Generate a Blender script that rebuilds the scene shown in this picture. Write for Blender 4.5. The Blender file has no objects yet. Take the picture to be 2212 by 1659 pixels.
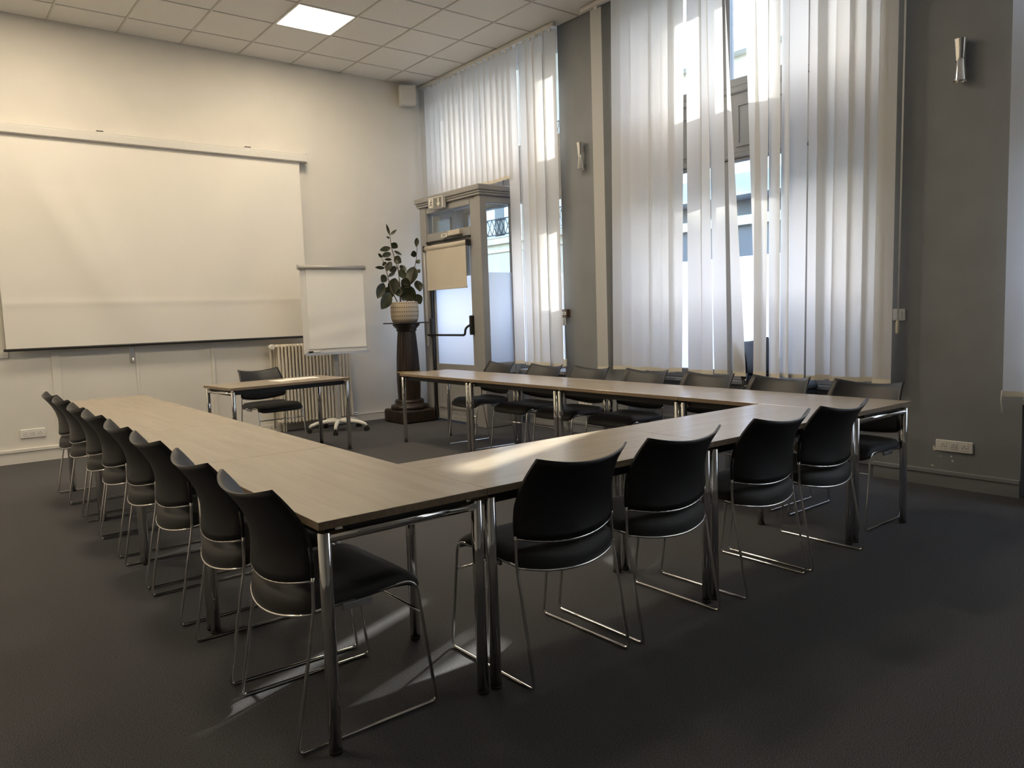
import bpy, math, random
from mathutils import Vector, Matrix
random.seed(7)
PI = math.pi
scene = bpy.context.scene
COL = scene.collection

# ------------------------------------------------------------------ camera
FPX, YAW, PITCH, ROLL, EYE = 1648.85, 0.6603, 0.0927, -0.0327, 1.2814
W_, H_ = 2212, 1659
_cy, _sy, _cp, _sp = math.cos(YAW), math.sin(YAW), math.cos(PITCH), math.sin(PITCH)
FWD = Vector((_sy*_cp, _cy*_cp, -_sp))
_r0 = Vector((_cy, -_sy, 0)); _u0 = _r0.cross(FWD)
RGT = _r0*math.cos(ROLL) + _u0*math.sin(ROLL)
UPV = -_r0*math.sin(ROLL) + _u0*math.cos(ROLL)
CAMO = Vector((0, 0, EYE))
cd = bpy.data.cameras.new('camera')
cd.sensor_width = 36; cd.sensor_fit = 'HORIZONTAL'; cd.lens = FPX/W_*36; cd.clip_start = .05; cd.clip_end = 300
cam = bpy.data.objects.new('camera', cd); COL.objects.link(cam)
cam.matrix_world = Matrix(((RGT.x, UPV.x, -FWD.x, CAMO.x), (RGT.y, UPV.y, -FWD.y, CAMO.y), (RGT.z, UPV.z, -FWD.z, CAMO.z), (0, 0, 0, 1)))
scene.camera = cam

def ray(px, py):
    return FWD + RGT*((px-W_/2)/FPX) - UPV*((py-H_/2)/FPX)
def at(px, py, ax, v):                     # the point of the plane (axis ax = v) seen in pixel px, py
    d = ray(px, py); t = (v-CAMO[ax])/d[ax]
    return CAMO + d*t
def proj(p):
    d = Vector(p)-CAMO; z = d.dot(FWD)
    return (W_/2+FPX*d.dot(RGT)/z, H_/2-FPX*d.dot(UPV)/z)

# ------------------------------------------------------------------ world, sun, exposure
SUN_EL = math.radians(36); SUN_DIR = Vector((.928*math.cos(SUN_EL), .372*math.cos(SUN_EL), math.sin(SUN_EL)))
world = bpy.data.worlds.new('world'); scene.world = world; world.use_nodes = True
wn = world.node_tree.nodes; wl = world.node_tree.links
sky = wn.new('ShaderNodeTexSky'); sky.sky_type = 'NISHITA'; sky.sun_disc = False
sky.sun_elevation = SUN_EL; sky.sun_rotation = math.atan2(SUN_DIR.x, SUN_DIR.y); sky.air_density = 1.0; sky.dust_density = 2.0
wl.new(sky.outputs[0], wn['Background'].inputs[0]); wn['Background'].inputs[1].default_value = 1.2
sd = bpy.data.lights.new('sun', 'SUN'); sd.energy = 8.0; sd.angle = math.radians(0.9); sd.color = (1, .95, .86)
sun = bpy.data.objects.new('sun', sd); COL.objects.link(sun); sun.location = (20, 8, 18)
sun.rotation_euler = (-SUN_DIR).to_track_quat('-Z', 'Y').to_euler()
LED = 23.0
vs = scene.view_settings
vs.view_transform = 'Standard'; vs.look = 'None'; vs.exposure = 0.75; vs.gamma = 1.0; vs.use_curve_mapping = False

# ------------------------------------------------------------------ helpers
class MB:
    def __init__(s): s.v = []; s.f = []; s.sm = []
    def add(s, vs_, fs, smooth=False):
        o = len(s.v); s.v += [tuple(p) for p in vs_]; s.f += [tuple(i+o for i in f) for f in fs]; s.sm += [smooth]*len(fs); return s
    def box(s, x0, x1, y0, y1, z0, z1, b=0.0):
        x0, x1 = min(x0, x1), max(x0, x1); y0, y1 = min(y0, y1), max(y0, y1); z0, z1 = min(z0, z1), max(z0, z1)
        if b <= 0:
            v = [(x, y, z) for z in (z0, z1) for y in (y0, y1) for x in (x0, x1)]
            return s.add(v, [(0, 2, 3, 1), (4, 5, 7, 6), (0, 1, 5, 4), (2, 6, 7, 3), (0, 4, 6, 2), (1, 3, 7, 5)])
        lo = (x0, y0, z0); hi = (x1, y1, z1); V = []; ix = {}
        for sx in (0, 1):
            for sy_ in (0, 1):
                for sz in (0, 1):
                    sg = (sx, sy_, sz)
                    for a in range(3):
                        p = []
                        for k in range(3):
                            e = hi[k] if sg[k] else lo[k]
                            if k != a: e += -b if sg[k] else b
                            p.append(e)
                        ix[(sx, sy_, sz, a)] = len(V); V.append(p)
        F = []
        for a in range(3):
            u, w = (a+1) % 3, (a+2) % 3
            for sa in (0, 1):
                q = []
                for su, sw in ((0, 0), (1, 0), (1, 1), (0, 1)):
                    k = [0, 0, 0]; k[a] = sa; k[u] = su; k[w] = sw; q.append(ix[(k[0], k[1], k[2], a)])
                F.append(q if sa else q[::-1])
        for a in range(3):
            u, w = (a+1) % 3, (a+2) % 3
            for su in (0, 1):
                for sw in (0, 1):
                    k0 = [0, 0, 0]; k1 = [0, 0, 0]; k0[u] = k1[u] = su; k0[w] = k1[w] = sw; k0[a] = 0; k1[a] = 1
                    q = [ix[(*k0, u)], ix[(*k1, u)], ix[(*k1, w)], ix[(*k0, w)]]
                    F.append(q if su == sw else q[::-1])
        for sx in (0, 1):
            for sy_ in (0, 1):
                for sz in (0, 1):
                    q = [ix[(sx, sy_, sz, a)] for a in range(3)]
                    F.append(q if (sx+sy_+sz) % 2 else q[::-1])
        return s.add(V, F)
    def tube(s, pts, r, n=8, closed=False, cap=True):
        P = [Vector(p) for p in pts]; N = len(P); V = []; F = []
        rr = r if isinstance(r, (list, tuple)) else [r]*N
        prev = None
        for i in range(N):
            a = P[i-1] if (i or closed) else P[i]; c = P[(i+1) % N] if (i < N-1 or closed) else P[i]
            t = (c-a).normalized()
            if prev is None:
                ref = Vector((0, 0, 1)) if abs(t.z) < .9 else Vector((1, 0, 0)); nn = t.cross(ref).normalized()
            else: nn = (prev-t*prev.dot(t)).normalized()
            prev = nn; b = t.cross(nn)
            for k in range(n):
                A = 2*PI*k/n; V.append(P[i]+(nn*math.cos(A)+b*math.sin(A))*rr[i])
        for i in range(N if closed else N-1):
            j = (i+1) % N
            for k in range(n): F.append((i*n+k, i*n+(k+1) % n, j*n+(k+1) % n, j*n+k))
        s.add(V, F, True)
        if cap and not closed:
            o = len(s.v)-len(V); s.f += [tuple(o+k for k in range(n))[::-1], tuple(o+(N-1)*n+k for k in range(n))]; s.sm += [False, False]
        return s
    def lathe(s, prof, cx=0, cy=0, n=24, cap=True, sx=1, sy=1, smooth=True):
        V = [(cx+r*sx*math.cos(2*PI*k/n), cy+r*sy*math.sin(2*PI*k/n), z) for r, z in prof for k in range(n)]; F = []
        for i in range(len(prof)-1):
            for k in range(n): F.append((i*n+k, i*n+(k+1) % n, (i+1)*n+(k+1) % n, (i+1)*n+k))
        s.add(V, F, smooth)
        if cap:
            o = len(s.v)-len(V); m = len(prof)-1
            s.f += [tuple(o+k for k in range(n))[::-1], tuple(o+m*n+k for k in range(n))]; s.sm += [False, False]
        return s
    def grid(s, fn, nu, nv, smooth=True):
        V = [fn(i/nu, j/nv) for j in range(nv+1) for i in range(nu+1)]
        F = [(j*(nu+1)+i, j*(nu+1)+i+1, (j+1)*(nu+1)+i+1, (j+1)*(nu+1)+i) for j in range(nv) for i in range(nu)]
        return s.add(V, F, smooth)
    def prism(s, poly, ax, a, b):            # polygon of 2-D points extruded along axis ax
        n = len(poly)
        def P(p, t):
            q = list(p); q.insert(ax, t); return q
        return s.add([P(p, a) for p in poly]+[P(p, b) for p in poly], [tuple(range(n))[::-1], tuple(range(n, 2*n))]+[(i, (i+1) % n, n+(i+1) % n, n+i) for i in range(n)])
    def mesh(s, name):
        m = bpy.data.meshes.new(name); m.from_pydata(s.v, [], s.f); m.update()
        m.polygons.foreach_set('use_smooth', s.sm); m.validate(); return m
    def build(s, name, mat, parent=None, loc=None, rot=None):
        m = s.mesh(name); m.materials.append(M[mat] if isinstance(mat, str) else mat)
        return link(name, m, parent, loc, rot)
def link(name, m, parent=None, loc=None, rot=None):
    o = bpy.data.objects.new(name, m); COL.objects.link(o)
    if parent: o.parent = parent
    if loc: o.location = loc
    if rot: o.rotation_euler = rot
    return o
def tag(o, label=None, cat=None, group=None, kind=None):
    if label: o['label'] = label
    if cat: o['category'] = cat
    if group: o['group'] = group
    if kind: o['kind'] = kind
    return o
def thing(name, label, cat, loc=(0, 0, 0), rz=0, group=None):
    o = bpy.data.objects.new(name, None); o.empty_display_size = .1; COL.objects.link(o)
    o.location = loc; o.rotation_euler = (0, 0, rz); return tag(o, label, cat, group)
def struct(name, mb, mat, parent=None):
    o = mb.build(name, mat, parent); o['kind'] = 'structure'; return o
KIDS = {}
def copy_tree(o, parent=None, lvl=0):
    c = o.copy(); COL.objects.link(c); c.parent = parent
    for ch in [q for q in ALLKIDS.get(o.name, [])]: copy_tree(ch, c)
    return c
ALLKIDS = {}
def index_kids(root):
    for o in COL.objects:
        if o.parent and (o.parent == root or o.parent.parent == root): ALLKIDS.setdefault(o.parent.name, []).append(o)
def fillet(pts, rad, n=5):
    P = [Vector(p) for p in pts]; out = [P[0]]
    for i in range(1, len(P)-1):
        r = rad[i-1] if isinstance(rad, (list, tuple)) else rad
        a = (P[i-1]-P[i]); c = (P[i+1]-P[i]); la, lc = a.length, c.length; a.normalize(); c.normalize()
        d = min(r, la*.45, lc*.45); p0 = P[i]+a*d; p1 = P[i]+c*d
        for k in range(n+1):
            t = k/n; out.append(p0*(1-t)**2+P[i]*2*t*(1-t)+p1*t*t)
    out.append(P[-1]); return out

# ------------------------------------------------------------------ materials
M = {}
def mat(name, col, rough=.5, metal=0.0, var=0.0, scale=20, bump=0.0, bscale=None, spec=None, stretch=None, sheen=0, detail=4, col2=None, ramp=(.35, .65)):
    m = bpy.data.materials.new(name); m.use_nodes = True; nt = m.node_tree; b = nt.nodes['Principled BSDF']
    b.inputs['Base Color'].default_value = (*col, 1); b.inputs['Roughness'].default_value = rough; b.inputs['Metallic'].default_value = metal
    if spec is not None: b.inputs['Specular IOR Level'].default_value = spec
    if sheen: b.inputs['Sheen Weight'].default_value = sheen
    if var or bump or col2:
        tc = nt.nodes.new('ShaderNodeTexCoord'); mp = nt.nodes.new('ShaderNodeMapping')
        nt.links.new(tc.outputs['Object'], mp.inputs[0])
        if stretch: mp.inputs['Scale'].default_value = stretch
    if var or col2:
        nz = nt.nodes.new('ShaderNodeTexNoise'); nz.inputs['Scale'].default_value = scale; nz.inputs['Detail'].default_value = detail
        nt.links.new(mp.outputs[0], nz.inputs['Vector'])
        rp = nt.nodes.new('ShaderNodeValToRGB'); e = rp.color_ramp.elements
        c1 = tuple(max(0, x*(1-var)) for x in col); c2 = col2 or tuple(min(1, x*(1+var)) for x in col)
        e[0].position, e[1].position = ramp; e[0].color = (*c1, 1); e[1].color = (*c2, 1)
        nt.links.new(nz.outputs['Fac'], rp.inputs[0]); nt.links.new(rp.outputs[0], b.inputs['Base Color'])
    if bump:
        n2 = nt.nodes.new('ShaderNodeTexNoise'); n2.inputs['Scale'].default_value = bscale or scale; n2.inputs['Detail'].default_value = 3
        nt.links.new(mp.outputs[0], n2.inputs['Vector'])
        bp = nt.nodes.new('ShaderNodeBump'); bp.inputs['Strength'].default_value = bump; bp.inputs['Distance'].default_value = .005
        nt.links.new(n2.outputs['Fac'], bp.inputs['Height']); nt.links.new(bp.outputs[0], b.inputs['Normal'])
    M[name] = m; return m
def custom(name, fn):
    m = bpy.data.materials.new(name); m.use_nodes = True; nt = m.node_tree
    for n in list(nt.nodes): nt.nodes.remove(n)
    out = nt.nodes.new('ShaderNodeOutputMaterial'); nt.links.new(fn(nt), out.inputs[0]); M[name] = m; return m
def mixsh(nt, fac, a, b):
    x = nt.nodes.new('ShaderNodeMixShader'); x.inputs[0].default_value = fac if not hasattr(fac, 'links') else 0
    if hasattr(fac, 'links'): nt.links.new(fac, x.inputs[0])
    nt.links.new(a, x.inputs[1]); nt.links.new(b, x.inputs[2]); return x.outputs[0]
def sh(nt, kind, **kw):
    n = nt.nodes.new('ShaderNodeBsdf'+kind)
    for k, v in kw.items(): n.inputs[k].default_value = v
    return n.outputs[0]
mat('white_wall', (.72, .69, .63), .75, var=.02, scale=3, bump=.08, bscale=120)
mat('grey_wall', (.215, .224, .238), .6, var=.04, scale=4, bump=.08, bscale=140)
mat('grey_paint', (.295, .292, .288), .42, var=.03, scale=6)
mat('ceiling_tile', (.78, .76, .72), .9, var=.03, scale=60, bump=.15, bscale=300)
mat('grid_white', (.62, .60, .56), .6)
mat('carpet', (.064, .064, .069), .95, var=.35, scale=330, bump=.5, bscale=700, spec=.15, detail=2, col2=(.24, .238, .246), ramp=(.40, .88))
mat('screen_white', (.80, .77, .71), .7, var=.01, scale=2)
mat('case_white', (.68, .66, .62), .45)
mat('black_plastic', (.010, .0105, .0125), .42, bump=.12, bscale=700)
mat('seat_fabric', (.010, .010, .011), .55, bump=.25, bscale=900, sheen=.05)
mat('chrome', (.80, .79, .77), .09, 1.0)
mat('black_metal', (.012, .012, .013), .45)
mat('black_rubber', (.010, .010, .010), .7)
mat('clip_plastic', (.30, .30, .31), .25)
mat('radiator_cream', (.70, .64, .53), .45, var=.03, scale=8)
mat('white_plastic', (.75, .73, .68), .35)
mat('paper', (.84, .82, .77), .8, var=.01, scale=3)
mat('alu', (.60, .59, .57), .35, .85)
mat('grey_clamp', (.42, .41, .39), .4, .2)
mat('dark_wood', (.022, .013, .008), .35, var=.5, scale=5, stretch=(8, 8, .6), bump=.1, bscale=20)
mat('gilt', (.45, .33, .16), .4, .6)
mat('soil', (.02, .014, .01), .95, var=.4, scale=60, bump=.8)
mat('stem', (.12, .085, .045), .7, var=.2, scale=40)
mat('leaf', (.022, .028, .014), .32, var=.35, scale=9, col2=(.050, .058, .028))
mat('shade_beige', (.56, .51, .43), .8, var=.02, scale=4)
mat('sign_grey', (.20, .20, .195), .4)
mat('callpoint_brown', (.11, .06, .035), .4)
mat('print_dark', (.03, .03, .035), .7)
mat('stone', (.62, .55, .43), .85, var=.07, scale=2)
mat('stone_light', (.72, .67, .57), .85, var=.05, scale=2)
mat('shutter_grey', (.13, .135, .145), .6)
mat('zinc', (.42, .46, .52), .45, .3, var=.08, scale=3)
mat('facade_window', (.05, .06, .075), .12)
mat('white_joinery', (.75, .75, .73), .5)
mat('street', (.16, .155, .15), .9, var=.1, scale=4)
mat('wire_black', (.015, .015, .016), .5)
def _oak(nt):
    tc = nt.nodes.new('ShaderNodeTexCoord'); oi = nt.nodes.new('ShaderNodeObjectInfo'); mp = nt.nodes.new('ShaderNodeMapping')
    vm = nt.nodes.new('ShaderNodeVectorMath'); vm.operation = 'MULTIPLY_ADD'; vm.inputs[1].default_value = (1, 1, 1)
    cb = nt.nodes.new('ShaderNodeCombineXYZ'); mul = nt.nodes.new('ShaderNodeMath'); mul.operation = 'MULTIPLY'; mul.inputs[1].default_value = 37
    nt.links.new(oi.outputs['Random'], mul.inputs[0]); nt.links.new(mul.outputs[0], cb.inputs[0]); nt.links.new(mul.outputs[0], cb.inputs[1])
    nt.links.new(tc.outputs['Object'], vm.inputs[0]); nt.links.new(cb.outputs[0], vm.inputs[2]); nt.links.new(vm.outputs[0], mp.inputs[0])
    mp.inputs['Scale'].default_value = (9, .55, 9)
    n1 = nt.nodes.new('ShaderNodeTexNoise'); n1.inputs['Scale'].default_value = 2.2; n1.inputs['Detail'].default_value = 8; n1.inputs['Distortion'].default_value = .6
    n2 = nt.nodes.new('ShaderNodeTexNoise'); n2.inputs['Scale'].default_value = 14; n2.inputs['Detail'].default_value = 4
    nt.links.new(mp.outputs[0], n1.inputs['Vector']); nt.links.new(mp.outputs[0], n2.inputs['Vector'])
    ad = nt.nodes.new('ShaderNodeMath'); ad.operation = 'MULTIPLY_ADD'; ad.inputs[1].default_value = .35; nt.links.new(n2.outputs['Fac'], ad.inputs[0]); nt.links.new(n1.outputs['Fac'], ad.inputs[2])
    rp = nt.nodes.new('ShaderNodeValToRGB'); e = rp.color_ramp.elements; e[0].position = .35; e[1].position = 1.0
    e[0].color = (.36, .298, .22, 1); e[1].color = (.435, .368, .278, 1); nt.links.new(ad.outputs[0], rp.inputs[0])
    b = nt.nodes.new('ShaderNodeBsdfPrincipled'); b.inputs['Roughness'].default_value = .24; b.inputs['Specular IOR Level'].default_value = .9
    nt.links.new(rp.outputs[0], b.inputs['Base Color']); return b.outputs[0]
custom('oak', _oak)
mat('oak_edge', (.24, .175, .11), .5, var=.15, scale=3, stretch=(20, 1, 20))
def _glass(nt):
    lw_ = nt.nodes.new('ShaderNodeLayerWeight'); lw_.inputs[0].default_value = .5
    p5 = nt.nodes.new('ShaderNodeMath'); p5.operation = 'POWER'; p5.inputs[1].default_value = 5; nt.links.new(lw_.outputs['Facing'], p5.inputs[0])
    ma = nt.nodes.new('ShaderNodeMath'); ma.operation = 'MULTIPLY_ADD'; ma.inputs[1].default_value = .90; ma.inputs[2].default_value = .04; nt.links.new(p5.outputs[0], ma.inputs[0])
    return mixsh(nt, ma.outputs[0], sh(nt, 'Transparent', Color=(.95, .97, .97, 1)), sh(nt, 'Glossy', Roughness=.02, Color=(1, 1, 1, 1)))
custom('glass', _glass)
def _frost(nt):
    return mixsh(nt, .30, sh(nt, 'Translucent', Color=(.86, .92, 1.0, 1)), sh(nt, 'Diffuse', Color=(.80, .83, .87, 1)))
custom('frosted', _frost)
def _slat(nt):
    d = sh(nt, 'Diffuse', Color=(.76, .745, .705, 1)); t = sh(nt, 'Translucent', Color=(.775, .78, .77, 1))
    return mixsh(nt, .45, d, t)
custom('slat_fabric', _slat)
mat('slat_pocket', (.72, .67, .56), .8)
def emis(name, col, s):
    def f(nt):
        e = nt.nodes.new('ShaderNodeEmission'); e.inputs[0].default_value = (*col, 1); e.inputs[1].default_value = s; return e.outputs[0]
    return custom(name, f)
emis('led_diffuser', (1, .84, .62), LED)
def _pot(nt):
    tc = nt.nodes.new('ShaderNodeTexCoord'); sx = nt.nodes.new('ShaderNodeSeparateXYZ'); nt.links.new(tc.outputs['Object'], sx.inputs[0])
    def mth(op, a, b=None, c=None):
        n = nt.nodes.new('ShaderNodeMath'); n.operation = op
        for i, v in enumerate((a, b, c)):
            if v is None: continue
            if isinstance(v, (int, float)): n.inputs[i].default_value = v
            else: nt.links.new(v, n.inputs[i])
        return n.outputs[0]
    ang = mth('ARCTAN2', sx.outputs[1], sx.outputs[0])
    dots = mth('GREATER_THAN', mth('SINE', mth('MULTIPLY', ang, 38)), .0)
    zz = mth('FRACT', mth('MULTIPLY', sx.outputs[2], 19.5))
    band = mth('LESS_THAN', mth('ABSOLUTE', mth('SUBTRACT', zz, .5)), .16)
    ring = mth('GREATER_THAN', mth('SINE', mth('MULTIPLY', sx.outputs[2], 520)), .55)
    dark = mth('MAXIMUM', mth('MULTIPLY', dots, band), mth('MULTIPLY', ring, .35))
    mx = nt.nodes.new('ShaderNodeMix'); mx.data_type = 'RGBA'; nt.links.new(dark, mx.inputs[0])
    mx.inputs[6].default_value = (.46, .39, .29, 1); mx.inputs[7].default_value = (.17, .13, .09, 1)
    b = nt.nodes.new('ShaderNodeBsdfPrincipled'); b.inputs['Roughness'].default_value = .75; nt.links.new(mx.outputs[2], b.inputs['Base Color']); return b.outputs[0]
custom('pot_ceramic', _pot)

# ------------------------------------------------------------------ the room
YB, ZC, XP = 8.622, 4.196, 5.474            # white wall, ceiling, face of the grey pilasters
XL, YF = -2.6, -3.0                          # wall left of and behind the camera
XO = 6.05                                    # outer face of the window wall
struct('floor', MB().box(XL-.2, XO, YF-.2, YB+.2, -.12, 0), 'carpet')
struct('wall_back', MB().box(XL-.2, XO, YB, YB+.2, 0, ZC+.3), 'white_wall')
struct('wall_left', MB().box(XL-.2, XL, YF, YB, 0, ZC+.3), 'white_wall')
struct('wall_front', MB().box(XL-.2, XO, YF-.2, YF, 0, ZC+.3), 'grey_wall')
# window wall: pilasters, aprons under the windows
W3, W2, W1 = (-1.4, 1.80), (2.74, 5.20), (6.10, 8.46)
wr = MB()
for a, b in ((YF, W3[0]), (W3[1], W2[0]), (W2[1], W1[0]), (W1[1], YB)): wr.box(XP, XO, a, b, 0, ZC+.3)
for a, b in (W3, (W1[0], 6.90)): wr.box(XP+.13, XO, a, b, 0, .60)
wr.box(XP+.40, XO, *W2, 0, .57)                 # deep niche under the middle window
struct('wall_right', wr, 'grey_wall')
def apron(n, a, b, d=0.0, h=.60):
    XQ = XP+d; m = MB().box(XQ-.02+(.10 if d else 0), XO-.1, a, b, h, h+.035, .004)
    m.box(XQ+.115, XQ+.13, a, b, 0, .09); m.box(XQ+.10, XQ+.13, a, b, .09, .105); m.box(XQ+.105, XQ+.13, a, b, .135, .15)
    k = max(1, round((b-a)/.8)); w = (b-a)/k
    for i in range(k):
        y0, y1 = a+i*w+.08, a+(i+1)*w-.08
        for q in ((y0, y1, .20, .22), (y0, y1, h-.07, h-.05), (y0, y0+.02, .22, h-.07), (y1-.02, y1, .22, h-.07)): m.box(XQ+.118, XQ+.13, *q)
    o = struct(n, m, 'grey_paint'); return o
apron('trim_1', *W2, .27, .57); apron('trim_2', W1[0], 6.88); apron('trim_3', *W3)
def skirting(name, m, mt): return struct(name, m, mt)
m = MB()
for a, b in ((YF, W3[0]), (W3[1], W2[0]), (W2[1], W1[0])):
    m.box(XP-.018, XP, a, b, 0, .085); m.box(XP-.026, XP, a-.004, b+.004, .085, .115, .004)
skirting('baseboard_right', m, 'grey_wall')
m = MB(); m.box(XL, 1.03, YB-.018, YB, 0, .105); m.box(XL, 1.09, YB-.028, YB, .105, .14, .005); m.box(1.03, 4.95, YB-.016, YB, 0, .085); m.box(4.0, 4.95, YB-.02, YB, .085, .095)
skirting('baseboard_back', m, 'white_wall')
skirting('baseboard_left', MB().box(XL, XL+.018, YF, YB-.03, 0, .1), 'white_wall')
# strips and pipes on the lower white wall
struct('trim_4', MB().box(1.022, 1.098, YB-.014, YB, .14, 1.12, .003), 'white_wall')
struct('trim_5', MB().box(1.775, 1.805, YB-.008, YB, .085, 1.12, .003), 'white_wall')
struct('trim_6', MB().box(2.535, 2.57, YB-.014, YB, .085, 1.12, .003), 'white_wall')

# ceiling: slab with lay-in tiles and T-bars
TX1, TD0, TT = 1.2362, .4593, .6027
ceil = struct('ceiling', MB().box(XL-.2, XO, YF-.2, YB+.2, ZC+.03, ZC+.3), 'grid_white')
xs = [XL]+[TX1+i*TT for i in range(-6, 8) if TX1+i*TT < XP-.02]+[XP]
ys = [YB]+[YB-TD0-j*TT for j in range(0, 19) if YB-TD0-j*TT > YF]+[YF]
LAMPS = []
bar_x = MB().box(-.008, .008, YF, YB, ZC-.001, ZC+.03).mesh('ceiling_bar'); bar_x.materials.append(M['grid_white'])
bar_y = MB().box(XL, XP, -.006, .006, ZC, ZC+.03).mesh('ceiling_bar'); bar_y.materials.append(M['grid_white'])
for x in xs[1:-1]: link('ceiling_bar', bar_x, ceil, (x, 0, 0))
for y in ys[1:-1]: link('ceiling_bar', bar_y, ceil, (0, y, 0))
tmesh = {}
lampcells = {(c_, r_) for c_ in (4, 0, -4) for r_ in (2, 6)}
for i in range(len(xs)-1):
    for j in range(len(ys)-1):
        a, b, y1, y0 = xs[i], xs[i+1], ys[j], ys[j+1]
        ci = round((b-TX1)/TT) if i < len(xs)-2 else 99
        if (ci, j) in lampcells: LAMPS.append((a, b, y0, y1)); continue
        k = (round(b-a, 3), round(y1-y0, 3))
        if k not in tmesh:
            tmesh[k] = MB().box(-k[0]/2+.009, k[0]/2-.009, -k[1]/2+.007, k[1]/2-.007, 0, .012, .002).mesh('ceiling_tile'); tmesh[k].materials.append(M['ceiling_tile'])
        link('ceiling_tile', tmesh[k], ceil, ((a+b)/2, (y0+y1)/2, ZC+.006))
for k, (a, b, y0, y1) in enumerate(sorted(LAMPS, key=lambda q: -q[3]*10-q[0])):
    vis = k == 0
    t = thing('ceiling_light', 'lit square panel light in the tiled ceiling above the projection screen' if vis else ['', 'square panel light by the white wall, left of the picture', 'square panel light nearest the far left corner', 'square panel light above the window row', 'square panel light above the left row', 'square panel light nearest the left wall'][k], 'ceiling light', ((a+b)/2, (y0+y1)/2, ZC), 0, 'panel lights in the tiled ceiling')
    h = (b-a)/2-.009; g = h-.012
    f = MB()
    for q in ((-h, h, -h, -g), (-h, h, g, h), (-h, -g, -g, g), (g, h, -g, g)): f.box(*q, 0, .02)
    f.build('frame', 'white_plastic', t); MB().box(-g, g, -g, g, .004, .012).build('diffuser', 'led_diffuser', t)

# ------------------------------------------------------------------ windows in the grey wall
GX = 5.90
def frame_bar(p, y0, y1, z0, z1, d=.035, name='frame_bar'): return MB().box(GX-d, GX+d, y0, y1, z0, z1, .006).build(name, 'grey_paint', p)
def pane(p, y0, y1, z0, z1, mt='glass', name='pane'): return MB().box(GX-.003, GX+.003, y0, y1, z0, z1).build(name, mt, p)
def tall_window(n, y0, y1, nleaf, low=.635, skip=None):
    root = bpy.data.objects.new(n, None); COL.objects.link(root); root['kind'] = 'structure'; root.location = (0, 0, 0)
    FT = 1.72
    frame_bar(root, y0, y0+.09, low, ZC); frame_bar(root, y1-.09, y1, low, ZC)
    w = (y1-y0-.18)/nleaf
    bd = skip or [y0+.09+i*w for i in range(nleaf+1)]
    for a, b in zip(bd, bd[1:]):
        for y in ((a, a+.07), (b-.07, b)):
            frame_bar(root, *y, low, 2.58); frame_bar(root, *y, 3.20, ZC)
        frame_bar(root, a+.07, b-.07, low, low+.09); frame_bar(root, a+.07, b-.07, 2.555, 2.58); frame_bar(root, a+.07, b-.07, 3.20, 3.27)
        pane(root, a+.07, b-.07, low+.09, FT, 'frosted', 'frosted_pane'); pane(root, a+.07, b-.07, FT, 2.555); pane(root, a+.07, b-.07, 3.27, ZC)
        # panelled spandrel between the two lights
        pb = MB().box(GX-.02, GX+.05, a+.06, b-.06, 2.60, 3.14).build('spandrel_panel', 'grey_paint', root)
        for y in ((a, a+.07), (b-.07, b)): frame_bar(root, *y, 2.56, 3.18)
        k = MB(); 
        for q in ((a+.13, b-.13, 2.68, 2.71), (a+.13, b-.13, 3.03, 3.06), (a+.13, a+.16, 2.71, 3.03), (b-.16, b-.13, 2.71, 3.03)): k.box(GX-.034, GX-.02, *q)
        k.build('moulding', 'grey_paint', pb)
    MB().box(GX-.06, GX+.06, y0+.09, y1-.09, 2.58, 2.63, .01).build('transom', 'grey_paint', root)
    MB().box(GX-.05, GX+.05, y0+.09, y1-.09, 3.14, 3.20, .01).build('transom', 'grey_paint', root)
    return root
tall_window('window_1', W2[0], W2[1], 3, low=.605, skip=[2.83, 3.55, 4.34, 5.11])
tall_window('window_2', W3[0], W3[1], 2)
tall_window('window_3', W1[0], 6.90, 1)
# over the lobby: upper lights only
root = bpy.data.objects.new('window_4', None); COL.objects.link(root); root['kind'] = 'structure'
for a, b in ((6.90, 7.68), (7.68, 8.46)):
    frame_bar(root, a, a+.07, 2.6, ZC); frame_bar(root, b-.07, b, 2.6, ZC); frame_bar(root, a+.07, b-.07, 3.20, 3.27); pane(root, a+.07, b-.07, 3.27, ZC)
    MB().box(GX-.02, GX+.05, a+.07, b-.07, 2.66, 3.20).build('spandrel_panel', 'grey_paint', root)
MB().box(GX-.06, GX+.06, 6.90, 8.46, 2.60, 2.66, .01).build('transom', 'grey_paint', root)
# street door behind the lobby
root = bpy.data.objects.new('door_1', None); COL.objects.link(root); root['kind'] = 'structure'
for a, b in ((6.90, 6.98), (8.38, 8.46)): frame_bar(root, a, b, 0, 2.60)
for a, b in ((6.98, 8.38),):
    MB().box(GX-.03, GX+.03, a, b, 0, .60).build('door_panel', 'grey_paint', root); frame_bar(root, a, b, .60, .68); pane(root, a, b, .68, 1.72, 'frosted', 'frosted_pane'); pane(root, a, b, 1.72, 2.60)

# ------------------------------------------------------------------ glazed lobby with emergency door
VX, VY0, VY1, VZ = 4.97, 6.87, 8.13, 2.69
v = thing('glazed_lobby', 'grey painted wooden entrance lobby with glazed door and glazed side', 'lobby', ((VX+XP)/2, (VY0+VY1)/2, 0))
ox, oy = (VX+XP)/2, (VY0+VY1)/2
def vb(name, x0, x1, y0, y1, z0, z1, mt='grey_paint', par=None, b=.004, po=None):
    par = par or v; d = (ox, oy) if par == v else (ox, oy)
    return MB().box(x0-d[0], x1-d[0], y0-d[1], y1-d[1], z0, z1, b).build(name, mt, par)
vb('post', VX, VX+.09, VY0, VY0+.09, 0, 2.58); vb('jamb', VX+.012, VX+.08, VY0+.09, 7.08, 0, 2.58)
vb('post', VX, VX+.09, 7.99, VY1, 0, 2.58)
vb('post', XP-.07, XP, VY0, VY0+.06, 0, 2.58); vb('post', XP-.07, XP, VY1-.06, VY1, 0, 2.58)
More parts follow.
